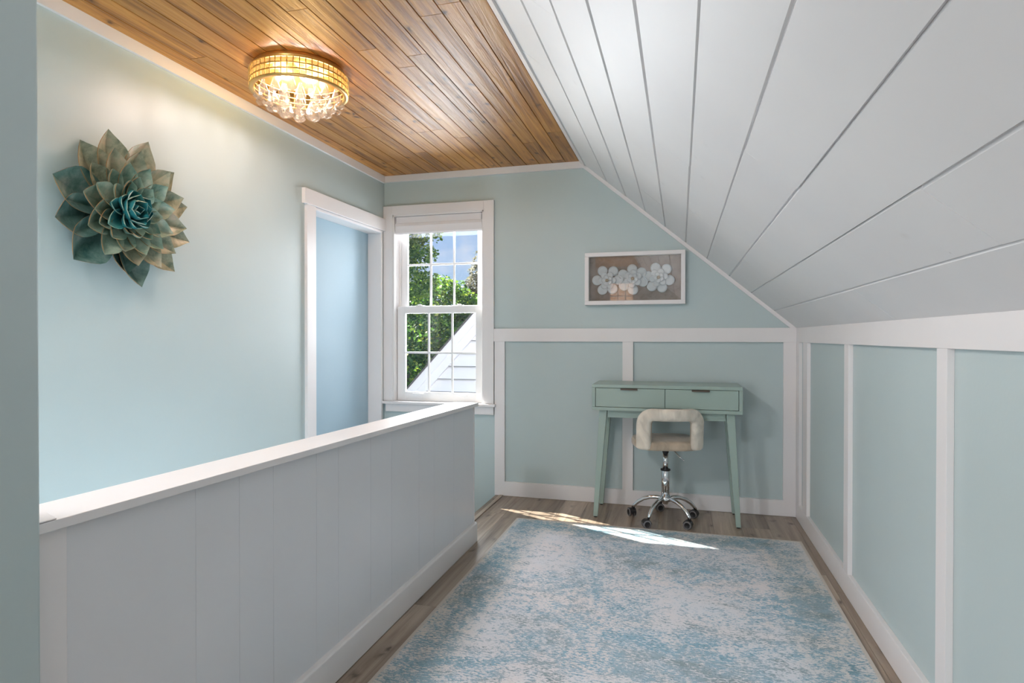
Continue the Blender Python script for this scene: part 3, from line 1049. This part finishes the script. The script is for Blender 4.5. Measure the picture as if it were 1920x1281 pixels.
t3 = thing('copper_tree', 'dark grey purple tree with a pointed top at the right edge of the window', 'tree', (-7.0, 20.5, -3.0))
bl = [(0, 0, 6.45, 0.16, 0.16, 0.42), (0, 0, 6.1, 0.34, 0.3, 0.4), (0.05, 0, 5.7, 0.52, 0.5, 0.45), (0, 0, 5.2, 0.66, 0.6, 0.5),
      (0.1, 0, 4.6, 0.8, 0.7, 0.6), (0.1, 0, 3.9, 0.9, 0.8, 0.7), (0.1, 0, 3.0, 1.0, 0.9, 0.9)]
foliage('crown', M['leaf_c'], grown(bl, 1.139), 22000, 0.09, t3, 3)
trunk(t3, 6.4, 0.12, (0, 0), [], 3)

t4 = thing('hedge_bush', 'dark green bushy tree low behind the white gable', 'tree', (-5.5, 11.4, -3.0))
bl = [(-0.6, 0, 4.0, 1.0, 0.8, 0.55), (0.5, 0.1, 4.05, 0.9, 0.7, 0.5), (1.5, 0, 3.9, 0.8, 0.7, 0.5), (0.2, 0, 3.3, 1.8, 0.9, 0.8),
      (0, 0, 2.4, 1.9, 1.0, 1.0), (0.9, 0, 1.3, 1.9, 1.0, 1.0)]
foliage('crown', M['leaf_d'], grown(bl, 1.094), 42000, 0.085, t4, 4)
trunk(t4, 3.8, 0.16, (0.1, 0), [(2.2, 1.2, 0, 3.6), (2.0, -0.7, 0, 3.7)], 4)

# ================================================================= RUG
rug = thing('area_rug', 'large distressed blue and cream rug lying on the plank floor', 'rug', (-0.1585, 2.262, 0), math.radians(0.0))
b = MB()
b.box(-0.775, 0.775, -1.2, 1.2, 0.0005, 0.009)
o = b.build('pile', M['rug'], rug, bevel=0.004)

# ================================================================= DESK
desk = thing('writing_desk', 'sage green two drawer desk on splayed tapered legs against the back wall', 'desk', (-0.0855, 3.611, 0))
HW = 0.4235
DZ0, DZ1_, DD = 0.645, 0.800, 0.325
b = MB()
b.box(-HW, HW, 0.0, DD, DZ1_ - 0.020, DZ1_)
b.box(-HW, HW, 0.0, DD, DZ0, DZ0 + 0.020)
b.box(-HW, -HW + 0.020, 0.0, DD, DZ0 + 0.020, DZ1_ - 0.020)
b.box(HW - 0.020, HW, 0.0, DD, DZ0 + 0.020, DZ1_ - 0.020)
b.box(-HW + 0.020, HW - 0.020, DD - 0.012, DD, DZ0 + 0.020, DZ1_ - 0.020)
b.build('desktop_case', M['desk'], desk, bevel=0.0015)
b = MB()
b.box(-HW + 0.021, HW - 0.021, 0.012, 0.016, DZ0 + 0.021, DZ1_ - 0.021)
b.build('drawer_gap', M['desk_in'], desk)
for x0, x1 in ((-HW + 0.0225, -0.0015), (0.0015, HW - 0.0225)):
    b = MB()
    b.box(x0, x1, 0.001, 0.011, DZ0 + 0.0225, DZ1_ - 0.0225)
    d = b.build('drawer', M['desk'], desk, bevel=0.001)
    xc = (x0 + x1) / 2 - 0.004
    b = MB()
    b.box(xc - 0.049, xc + 0.049, -0.012, 0.008, DZ1_ - 0.0252, DZ1_ - 0.0222)
    b.box(xc - 0.049, xc + 0.049, -0.013, -0.011, DZ1_ - 0.031, DZ1_ - 0.0222)
    b.build('handle', M['bronze'], d, bevel=0.0005)
b = MB()
b.box(-0.335, 0.335, 0.035, 0.052, 0.600, DZ0)
b.box(-0.335, 0.335, 0.275, 0.292, 0.600, DZ0)
b.box(-0.352, -0.336, 0.05, 0.28, 0.600, DZ0)
b.box(0.336, 0.352, 0.05, 0.28, 0.600, DZ0)
b.build('apron', M['desk'], desk, bevel=0.001)
for sx in (-1, 1):
    for (yt, yb_) in ((0.030, 0.012), (0.262, 0.292)):
        b = MB()
        xt0, xt1 = 0.338, 0.384
        xb0, xb1 = 0.391, 0.417
        P = lambda xa, ya, z: (sx * xa, ya, z)
        v = [P(xb0, yb_, 0.006), P(xb1, yb_, 0.006), P(xb1, yb_ + 0.024, 0.006), P(xb0, yb_ + 0.024, 0.006),
             P(xt0, yt, DZ0), P(xt1, yt, DZ0), P(xt1, yt + 0.042, DZ0), P(xt0, yt + 0.042, DZ0)]
        b.hexa(v)
        lg = b.build('leg', M['desk'], desk, bevel=0.002)
        b = MB()
        b.lathe([(0, 0), (0.010, 0), (0.010, 0.006), (0, 0.006)], 12, (sx * 0.404, yb_ + 0.012, 0.0))
        b.build('foot', M['black'], lg)

# ================================================================= CHAIR
chair = thing('office_chair', 'cream velvet swivel chair with open low back, at the green desk', 'chair', (-0.083, 3.672, 0))
cb = MB()
for k in range(5):
    a = math.radians(27 + 72 * k)
    ca, sa = math.cos(a), math.sin(a)
    b = MB()
    pts, rad = [], []
    for (r, z, q) in ((0.012, 0.128, 0.012), (0.05, 0.134, 0.012), (0.09, 0.130, 0.0115), (0.13, 0.116, 0.011), (0.162, 0.094, 0.0105),
                      (0.183, 0.072, 0.010), (0.193, 0.058, 0.0095)):
        pts.append((ca * r, sa * r, z))
        rad.append(q)
    b.tube(pts, rad, 12)
    arm = b.build('base_arm', M['chrome'], chair)
    # caster
    sw = math.radians([160, 205, 120, 200, 165][k])
    cx, cy = ca * 0.195, sa * 0.195
    fx, fy = math.cos(sw), math.sin(sw)     # direction the caster trails
    ax_, ay_ = -fy, fx                      # wheel axle
    wc = Vector((cx + fx * 0.012, cy + fy * 0.012, 0.0245))
    cst = MB()
    cst.lathe([(0.0, 0.0), (0.006, 0.0), (0.006, 0.018), (0, 0.018)], 10, (cx, cy, 0.045))
    # hood
    hood = []
    for j in range(9):
        th_ = math.radians(20 + j * 20)
        hood.append((math.cos(th_), math.sin(th_)))
    for s0, s1 in ((-0.006, 0.006),):
        pr = [(h[0] * 0.027, h[1] * 0.027) for h in hood] + [(h[0] * 0.012, h[1] * 0.012) for h in hood[::-1]]
        lo = [cst.bm.verts.new(wc + Vector((fx * p[0], fy * p[0], p[1])) + Vector((ax_, ay_, 0)) * -0.019) for p in pr]
        hi = [cst.bm.verts.new(wc + Vector((fx * p[0], fy * p[0], p[1])) + Vector((ax_, ay_, 0)) * 0.019) for p in pr]
        n_ = len(pr)
        cst.bm.faces.new(lo)
        cst.bm.faces.new(hi[::-1])
        for i in range(n_):
            cst.bm.faces.new((lo[i], hi[i], hi[(i + 1) % n_], lo[(i + 1) % n_]))
    c_o = cst.build('caster', M['black'], chair, bevel=0.001)
    for sg in (-1, 1):
        wm = MB()
        wm.lathe([(0, -0.006), (0.015, -0.006), (0.016, -0.0055), (0.0225, -0.006), (0.0245, -0.003), (0.0245, 0.003), (0.0225, 0.006),
                  (0.016, 0.007), (0.015, 0.006), (0, 0.006)], 28, wc + Vector((ax_, ay_, 0)) * sg * 0.0145, (ax_, ay_, 0))
        for f in wm.bm.faces:
            r = (f.calc_center_median() - wc - Vector((ax_, ay_, 0)) * sg * 0.0145)
            rr_ = (r - Vector((ax_, ay_, 0)) * r.dot(Vector((ax_, ay_, 0)))).length
            f.material_index = 1 if 0.0155 < rr_ < 0.0235 else 0
        wm.build('wheel', [M['black'], M['grey_rubber']], c_o)
b = MB()
b.lathe([(0, 0.098), (0.014, 0.098), (0.017, 0.104), (0.017, 0.112), (0.030, 0.116), (0.034, 0.124), (0.032, 0.140), (0.026, 0.146), (0, 0.146)], 28)
b.build('hub', M['chrome'], chair)
b = MB()
b.lathe([(0, 0.14), (0.0245, 0.14), (0.0245, 0.294), (0.022, 0.298), (0, 0.298)], 28)
b.build('lower_column', M['chrome'], chair)
b = MB()
b.lathe([(0, 0.296), (0.028, 0.296), (0.029, 0.300), (0.028, 0.305), (0, 0.305)], 28)
b.build('collar', M['black'], chair)
b = MB()
b.lathe([(0, 0.402), (0.018, 0.402), (0.019, 0.408), (0.019, 0.424), (0, 0.424)], 28)
b.build('collar', M['black'], chair)
b = MB()
b.lathe([(0, 0.29), (0.0155, 0.29), (0.0155, 0.41), (0, 0.41)], 24)
b.build('gas_lift', M['chrome'], chair)
b = MB()
b.tube([(0.035, -0.01, 0.424), (0.052, -0.02, 0.414), (0.066, -0.025, 0.398), (0.082, -0.032, 0.384), (0.100, -0.036, 0.370)], 0.0035, 8)
b.lathe([(0, 0), (0.0045, 0.002), (0.005, 0.01), (0.0, 0.014)], 8, (0.098, -0.036, 0.371), (0.75, 0, -0.6))
b.build('height_lever', M['chrome'], chair)
ROTC = math.radians(12)
def cr(p):
    return (p[0] * math.cos(ROTC) - p[1] * math.sin(ROTC), p[0] * math.sin(ROTC) + p[1] * math.cos(ROTC), p[2])
b = MB()
b.box(-0.055, 0.055, -0.055, 0.055, 0.422, 0.436)
o = b.build('seat_plate', M['black'], chair)
o.rotation_euler[2] = ROTC
# seat cushion: superellipse
b = MB()
def seatf(u, v):
    a = 2 * PI * u
    n = 3.4
    ca, sa = math.cos(a), math.sin(a)
    ex = math.copysign(abs(ca) ** (2 / n), ca)
    ey = math.copysign(abs(sa) ** (2 / n), sa)
    prof = [(0.0, 0.0), (0.80, 0.0), (0.95, 0.05), (1.0, 0.22), (1.0, 0.62), (0.965, 0.86), (0.88, 0.97), (0.6, 1.0), (0.3, 1.0), (0.0, 1.0)]
    k = v * (len(prof) - 1)
    i = min(int(k), len(prof) - 2)
    f = k - i
    r = prof[i][0] * (1 - f) + prof[i + 1][0] * f
    z = prof[i][1] * (1 - f) + prof[i + 1][1] * f
    return cr((ex * r * 0.190, ey * r * 0.176 + 0.012, 0.435 + z * 0.056))
b.grid(seatf, 48, 28, closed_u=True)
bmesh.ops.remove_doubles(b.bm, verts=b.bm.verts, dist=0.0005)
o = b.build('seat', M['velvet_seat'], chair)
# back rest: padded inverted U bent around the seat
def upath(s):
    """centre line of the inverted U: returns (arc x, z, tangent angle)"""
    hw, zb, zt, rc = 0.163, 0.443, 0.646, 0.060
    L1 = zt - rc - zb
    Lc = PI / 2 * rc
    L2 = 2 * (hw - rc)
    tot = 2 * L1 + 2 * Lc + L2
    d = s * tot
    if d < L1:
        return -hw, zb + d, PI / 2
    d -= L1
    if d < Lc:
        a = d / rc
        return -hw + rc - rc * math.cos(a), zt - rc + rc * math.sin(a), PI / 2 - a
    d -= Lc
    if d < L2:
        return -hw + rc + d, zt, 0.0
    d -= L2
    if d < Lc:
        a = d / rc
        return hw - rc + rc * math.sin(a), zt - rc + rc * math.cos(a), -a
    d -= Lc
    return hw, zt - rc - d, -PI / 2
RB = 0.235
wr = random.Random(11)
def backf(u, v):
    e = 0.0
    s = u
    x, z, ta = upath(min(max(s, 0), 1))
    a = 2 * PI * v
    n = 2.7
    ca, sa = math.cos(a), math.sin(a)
    ex = math.copysign(abs(ca) ** (2 / n), ca)
    ey = math.copysign(abs(sa) ** (2 / n), sa)
    endt = min(1.0, (min(s, 1 - s) / 0.028 + 0.0)) if min(s, 1 - s) < 0.028 else 1.0
    endt = math.sqrt(max(0.0, 1 - (1 - endt) ** 2)) * 0.35 + 0.65 if endt < 1 else 1.0
    wid = (0.043 - 0.008 * math.cos(ta) ** 2) * endt
    thk = 0.024 * endt
    wr_ = 0.0016 * math.sin(s * 74 + 1.5 * math.sin(v * 6.3)) * (0.4 + abs(math.cos(ta)))
    nx, nz = -math.sin(ta), math.cos(ta)
    X = x + nx * ex * wid
    Z = z + nz * ex * wid
    R = RB + (thk + wr_) * ey
    phi = X / RB
    Y = -R * math.cos(phi) + (RB - 0.187)
    return cr((R * math.sin(phi), Y - (Z - 0.45) * 0.10, Z))
b = MB()
vv = b.grid(backf, 110, 28, closed_v=True)
b.bm.faces.new([p for p in vv[0]])
b.bm.faces.new([p for p in vv[-1]][::-1])
o = b.build('backrest', M['velvet'], chair)
# piping around the inner opening
b = MB()
pts = []
for i in range(41):
    s = i / 40
    x, z, ta = upath(s)
    nx, nz = -math.sin(ta), math.cos(ta)
    wid = -(0.043 - 0.008 * math.cos(ta) ** 2) * 0.97
    X, Z = x + nx * wid, z + nz * wid
    R = RB - 0.012
    phi = X / RB
    pts.append(cr((R * math.sin(phi), -R * math.cos(phi) + (RB - 0.187) - (Z - 0.45) * 0.10, Z)))
b.tube(pts, 0.0035, 8)
b.build('piping', M['velvet_seat'], o)

# ================================================================= PICTURE
pic = thing('framed_flower_art', 'white shadow box frame with three white paper flowers on taupe, on the back wall', 'picture', (-0.286, 3.962, 1.458), 0)
FWH, FHH, FD = 0.3145, 0.1685, 0.048
b = MB()
fw = 0.026
b.box(-FWH, FWH, -FD, 0, FHH - fw, FHH)
b.box(-FWH, FWH, -FD, 0, -FHH, -FHH + fw)
b.box(-FWH, -FWH + fw, -FD, 0, -FHH + fw, FHH - fw)
b.box(FWH - fw, FWH, -FD, 0, -FHH + fw, FHH - fw)
b.build('frame', M['frame_white'], pic, bevel=0.0015)
b = MB()
b.box(-FWH + fw, FWH - fw, -0.008, -0.002, -FHH + fw, FHH - fw, (0.5, 0.2, 0.3, 1))
b.build('backing', M['backing'], pic)
b = MB()
b.box(-FWH + fw, FWH - fw, -0.043, -0.041, -FHH + fw, FHH - fw)
b.build('glass_pane', M['pic_glass'], pic)


def disc_petal(b, cx, cz, r, y, tilt=(0, 0)):
    """slightly cupped round paper petal"""
    n = 20
    for off, flip in ((0.0, False), (0.0012, True)):
        ctr = b.bm.verts.new((cx, y + 0.002 + off, cz))
        r1 = [b.bm.verts.new((cx + r * 0.6 * math.cos(2 * PI * i / n), y + 0.0012 + off + tilt[0] * 0.6 * math.cos(2 * PI * i / n) + tilt[1] * 0.6 * math.sin(2 * PI * i / n), cz + r * 0.6 * math.sin(2 * PI * i / n))) for i in range(n)]
        r2 = [b.bm.verts.new((cx + r * math.cos(2 * PI * i / n), y - 0.001 + off + tilt[0] * math.cos(2 * PI * i / n) + tilt[1] * math.sin(2 * PI * i / n), cz + r * math.sin(2 * PI * i / n))) for i in range(n)]
        for i in range(n):
            j = (i + 1) % n
            b.bm.faces.new((ctr, r1[i], r1[j]))
            b.bm.faces.new((r1[i], r2[i], r2[j], r1[j]))
        if off:
            for i in range(n):
                j = (i + 1) % n
                b.bm.faces.new((r2[i], prev[i], prev[j], r2[j]))
        prev = r2
    for f in b.bm.faces:
        f.smooth = True


Zx = lambda zx: (zx - 965) * 0.000379
Zz = lambda zy: (612 - zy) * 0.000390
flowers = [((510, 640), [(430, 478), (612, 485), (338, 630), (700, 630), (430, 790), (600, 780)], 0),
           ((940, 620), [(778, 545), (930, 462), (1085, 520), (1108, 672), (795, 730), (945, 800)], 25),
           ((1365, 610), [(1315, 452), (1492, 475), (1540, 655), (1420, 772), (1257, 748), (1200, 585)], 10)]
for (cx, cy), outer, rot in flowers:
    fl = MB()
    fl.lathe([(0.0, 0.0), (0.009, 0.0), (0.011, 0.003), (0.009, 0.006), (0, 0.0065)], 16, (Zx(cx), -0.029, Zz(cy)), (0, -1, 0))
    core = fl.build('paper_flower', M['petal_core'], pic)
    for (px, py) in outer:
        b = MB()
        dx, dz = Zx(px) - Zx(cx), Zz(py) - Zz(cy)
        L = math.hypot(dx, dz)
        disc_petal(b, Zx(px), Zz(py), 0.0325, -0.013 - random.uniform(0, 0.003), (-0.003 * dx / L, -0.003 * dz / L))
        b.build('petal', M['petal_white'], core)
    for ring, (n_, rad, r, y) in enumerate(((6, 0.038, 0.0215, -0.0205), (5, 0.019, 0.0165, -0.0275))):
        for k in range(n_):
            a = 2 * PI * k / n_ + math.radians(rot + ring * 33)
            b = MB()
            disc_petal(b, Zx(cx) + rad * math.cos(a), Zz(cy) + rad * math.sin(a), r, y - random.uniform(0, 0.002),
                       (-0.004 * math.cos(a), -0.004 * math.sin(a)))
            b.build('petal', M['petal_white'], core)

# ================================================================= SUCCULENT WALL ART
M['suc_out'] = succulent_mat('patina_outer', (92, 112, 94), (163, 163, 138), (197, 179, 154))
M['suc_dark'] = succulent_mat('patina_teal_dark', (50, 87, 82), (96, 126, 119), (147, 156, 147))
M['suc_mid'] = succulent_mat('patina_green', (89, 128, 114), (147, 167, 149), (193, 193, 170))
M['suc_in'] = succulent_mat('patina_teal', (24, 96, 104), (48, 126, 130), (84, 146, 140))
M['suc_edge'] = paint('bronze_edge', (178, 140, 100), 0.4, 0.1, metal=0.5)
art = thing('succulent_wall_art', 'large green bronze succulent flower sculpture hung on the aqua left wall', 'wall decor', (XL, 1.7718, 1.5458))


def petal(tip, base, width, mat, curl=0.012, fold=0.42, parent=art, sharp=0.75, bow=0.02):
    """tip/base in local (X out of wall, Y, Z)"""
    tip, base = Vector(tip), Vector(base)
    ax = tip - base
    L = ax.length
    d = ax / L
    side = Vector((1, 0, 0)).cross(d)
    if side.length < 1e-3:
        side = Vector((0, 1, 0))
    side.normalize()
    nrm = d.cross(side).normalized()
    if nrm.x < 0:
        nrm = -nrm
    nu, nv = 13, 9
    th = 0.0035

    def P(u, v, off):
        # outline: ogee pointed tip
        w0 = 0.5 + 0.5 * math.sin(min(u / 0.6, 1.0) * PI / 2) if u < 0.62 else 1.0
        if u >= 0.62:
            q = (u - 0.62) / 0.38
            w0 = max(0.0, 1 - q ** 1.9 - 0.22 * math.sin(q * PI) * q * q)
        hw = width / 2 * w0
        c = v * 2 - 1
        x = c * hw
        lift = fold * abs(c) * hw + 0.010 * (abs(c) ** 3) * w0
        lift += bow * math.sin(u * PI) * -1.0
        lift += curl * max(0, (u - 0.75) / 0.25) ** 2
        # midrib keel
        return base + d * (u * L) + side * x + nrm * (lift + off)
    b = MB()
    top_ = [[b.bm.verts.new(P(i / (nu - 1), j / (nv - 1), th)) for j in range(nv)] for i in range(nu - 1)]
    bot = [[b.bm.verts.new(P(i / (nu - 1), j / (nv - 1), 0)) for j in range(nv)] for i in range(nu - 1)]
    tt = b.bm.verts.new(P(1, 0.5, th * 0.5))
    for i in range(nu - 2):
        for j in range(nv - 1):
            f = b.bm.faces.new((top_[i][j], top_[i + 1][j], top_[i + 1][j + 1], top_[i][j + 1]))
            f.smooth = True
            f = b.bm.faces.new((bot[i][j], bot[i][j + 1], bot[i + 1][j + 1], bot[i + 1][j]))
            f.smooth = True
        for j in (0, nv - 1):
            f = b.bm.faces.new((top_[i][j], bot[i][j], bot[i + 1][j], top_[i + 1][j]))
            f.material_index = 1
    for j in range(nv - 1):
        f = b.bm.faces.new((top_[-1][j], tt, top_[-1][j + 1]))
        f.smooth = True
        f = b.bm.faces.new((bot[-1][j + 1], tt, bot[-1][j]))
        f.smooth = True
        f = b.bm.faces.new((top_[0][j], top_[0][j + 1], bot[0][j + 1], bot[0][j]))
    for j in (0, nv - 1):
        f = b.bm.faces.new((top_[-1][j], bot[-1][j], tt))
        f.material_index = 1
    for i in range(nu - 2):
        e = b.bm.edges.get((top_[i][nv // 2], top_[i + 1][nv // 2]))
        e.smooth = False
    e = b.bm.edges.get((top_[-1][nv // 2], tt))
    e.smooth = False
    return b.build('petal', [mat, M['suc_mid'] if mat is M['suc_in'] else M['suc_edge']], parent)


layers = [
    (0.045, [(-0.155, 0.218, 0.115), (-0.046, 0.291, 0.120), (0.127, 0.298, 0.115), (0.252, 0.210, 0.100), (-0.251, 0.074, 0.135), (-0.244, -0.068, 0.135), (-0.180, -0.202, 0.145), (0.035, -0.232, 0.105), (0.095, -0.276, 0.105), (0.254, -0.199, 0.100), (0.332, -0.065, 0.105), (0.321, 0.082, 0.100)]),
    (0.075, [(-0.138, 0.144, 0.080), (-0.047, 0.223, 0.085), (0.067, 0.243, 0.085), (0.206, 0.200, 0.090), (0.273, 0.107, 0.085), (0.288, -0.017, 0.085), (0.231, -0.129, 0.085), (0.159, -0.196, 0.085), (0.053, -0.201, 0.095)]),
    (0.100, [(-0.189, 0.031, 0.080), (-0.172, -0.088, 0.085), (-0.110, -0.180, 0.085), (-0.026, -0.160, 0.080), (-0.077, 0.139, 0.060), (-0.006, 0.181, 0.070), (0.086, 0.180, 0.070), (0.170, 0.129, 0.070), (0.206, 0.044, 0.065), (0.197, -0.057, 0.070), (0.147, -0.127, 0.070), (0.067, -0.161, 0.075)]),
    (0.120, [(-0.158, 0.066, 0.065), (-0.164, -0.027, 0.065), (-0.147, -0.077, 0.065), (-0.095, -0.121, 0.070), (-0.080, 0.085, 0.045), (-0.020, 0.113, 0.055), (0.019, 0.134, 0.055), (0.083, 0.101, 0.065), (0.125, 0.062, 0.055), (0.131, -0.005, 0.055), (0.118, -0.073, 0.055), (0.080, -0.103, 0.055), (0.024, -0.107, 0.060), (-0.028, -0.097, 0.055)]),
    (0.140, [(-0.122, 0.002, 0.050), (-0.131, -0.078, 0.060), (-0.081, 0.031, 0.055), (-0.029, 0.073, 0.060), (0.056, 0.056, 0.065), (0.076, -0.003, 0.065), (0.046, -0.067, 0.055), (-0.015, -0.078, 0.055), (-0.062, -0.076, 0.050)]),
]
CY, CZ = 0.02, 0.0
for li, (h, L) in enumerate(layers):
    for (ty, tz, w_) in L:
        dy, dz = ty - CY, tz - CZ
        r = math.hypot(dy, dz)
        bl_ = [0.05, 0.05, 0.045, 0.035, 0.022][li]
        # long petals start nearer the centre
        k = min(bl_, r * 0.4) / r
        base = ([0.018, 0.035, 0.05, 0.065, 0.08][li], CY + dy * k, CZ + dz * k)
        m_ = [M['suc_out'], M['suc_out'], M['suc_mid'], M['suc_mid'], M['suc_in']][li]
        if li == 0 and ty < -0.17:
            m_ = M['suc_dark']
        if li == 0 and (0.03 < ty < 0.1 and tz < -0.2):
            m_ = M['suc_dark']
        petal((h, ty, tz), base, w_ * 1.12, m_, bow=[0.015, 0.014, 0.012, 0.008, 0.006][li])
for n_, rad, hz, w_, ph in ((5, 0.056, 0.152, 0.074, 0.2), (4, 0.036, 0.165, 0.062, 0.9), (3, 0.014, 0.160, 0.036, 0.3)):
    for k in range(n_):
        a = 2 * PI * k / n_ + ph
        petal((hz, 0.0 + rad * math.cos(a), rad * math.sin(a)), (0.085, 0.0 + 0.012 * math.cos(a), 0.012 * math.sin(a)), w_, M['suc_in'],
              curl=-0.004, fold=0.3, bow=0.012)
b = MB()
b.lathe([(0, 0.0), (0.06, 0.0), (0.055, 0.04), (0.04, 0.09), (0.015, 0.115), (0, 0.117)], 24, (0.0, 0.015, 0.0), (1, 0, 0))
b.build('core', M['suc_dark'], art)

# ================================================================= CHANDELIER
cl = thing('crystal_ceiling_light', 'gold flush ceiling light with crystal drum and hanging crystal drops, lit', 'ceiling light', (-1.590, 2.283, HC))
b = MB()
b.lathe([(0, 0.0), (0.184, 0.0), (0.188, -0.004), (0.188, -0.022), (0.184, -0.026), (0.0, -0.026)], 72)
b.build('canopy', M['gold'], cl)
NB, RD = 52, 0.201
rows = [(-0.030, -0.0515), (-0.0535, -0.075), (-0.077, -0.0985)]
b = MB()     # gold lattice
for z in (-0.0275, -0.0525, -0.076, -0.0995):
    b.lathe([(RD - 0.006, z + 0.002), (RD + 0.0025, z + 0.002), (RD + 0.0025, z - 0.002), (RD - 0.006, z - 0.002), (RD - 0.006, z + 0.002)], 104)
for k in range(NB):
    a = 2 * PI * k / NB
    ca, sa = math.cos(a), math.sin(a)
    b.tube([(RD * ca * 0.994, RD * sa * 0.994, -0.027), (RD * ca * 0.994, RD * sa * 0.994, -0.100)], 0.0021, 5)
b.lathe([(RD - 0.018, -0.099), (RD + 0.001, -0.099), (RD + 0.001, -0.103), (RD - 0.018, -0.103), (RD - 0.018, -0.099)], 104)
b.build('lattice', M['gold'], cl)
for (z1, z0) in rows:
    b = MB()
    for k in range(NB):
        a0 = 2 * PI * (k + 0.07) / NB
        a1 = 2 * PI * (k + 0.93) / NB
        am = (a0 + a1) / 2
        zc = (z0 + z1) / 2
        o_ = [Vector((RD * math.cos(a), RD * math.sin(a), z)) for a, z in ((a0, z0), (a1, z0), (a1, z1), (a0, z1))]
        i_ = [Vector((p.x * 0.975, p.y * 0.975, p.z)) for p in o_]
        f_ = []
        for p in o_:
            q = Vector((RD * 1.022 * math.cos(am), RD * 1.022 * math.sin(am), zc))
            pp = p.lerp(q, 0.42)
            k2 = RD * 1.022 / math.hypot(pp.x, pp.y)
            f_.append(Vector((pp.x * k2, pp.y * k2, pp.z)))
        vo = [b.bm.verts.new(p) for p in o_]
        vi = [b.bm.verts.new(p) for p in i_]
        vf = [b.bm.verts.new(p) for p in f_]
        b.bm.faces.new(vf)
        b.bm.faces.new(vi[::-1])
        for i in range(4):
            j = (i + 1) % 4
            b.bm.faces.new((vo[i], vo[j], vf[j], vf[i]))
            b.bm.faces.new((vi[j], vo[j], vo[i], vi[i]))
    b.build('crystal_row', M['crystal'], cl)


def drop(x, y, zt, s, name='crystal_drop'):
    b = MB()
    b.lathe([(0, 0.0), (0.0045 * s, -0.001), (0.0055 * s, -0.006 * s), (0.016 * s, -0.036 * s), (0.0185 * s, -0.043 * s),
             (0.013 * s, -0.050 * s), (0, -0.057 * s)], 8, (x, y, zt), smooth=False)
    return b.build(name, M['crystal_clear'], cl)


for n_, r, zt, s in ((15, 0.166, -0.092, 1.15), (12, 0.128, -0.103, 1.3), (8, 0.088, -0.118, 1.4), (4, 0.046, -0.132, 1.45)):
    for k in range(n_):
        a = 2 * PI * (k + 0.35 * n_ % 1) / n_
        drop(r * math.cos(a), r * math.sin(a), zt, s)
drop(0, 0, -0.150, 1.15)
for k in range(5):
    a = 2 * PI * k / 5 + 0.4
    b = MB()
    b.lathe([(0, 0.0), (0.011, -0.002), (0.014, -0.014), (0.013, -0.026), (0.006, -0.036), (0, -0.038)], 16, (0.095 * math.cos(a), 0.095 * math.sin(a), -0.040))
    b.build('bulb', M['bulb'], cl)
    lo = light('chandelier_bulb_light', 'POINT', 5.6, (1.0, 0.79, 0.69), (-1.590 + 0.095 * math.cos(a), 2.283 + 0.095 * math.sin(a), HC - 0.060),
               shadow_soft_size=0.035)
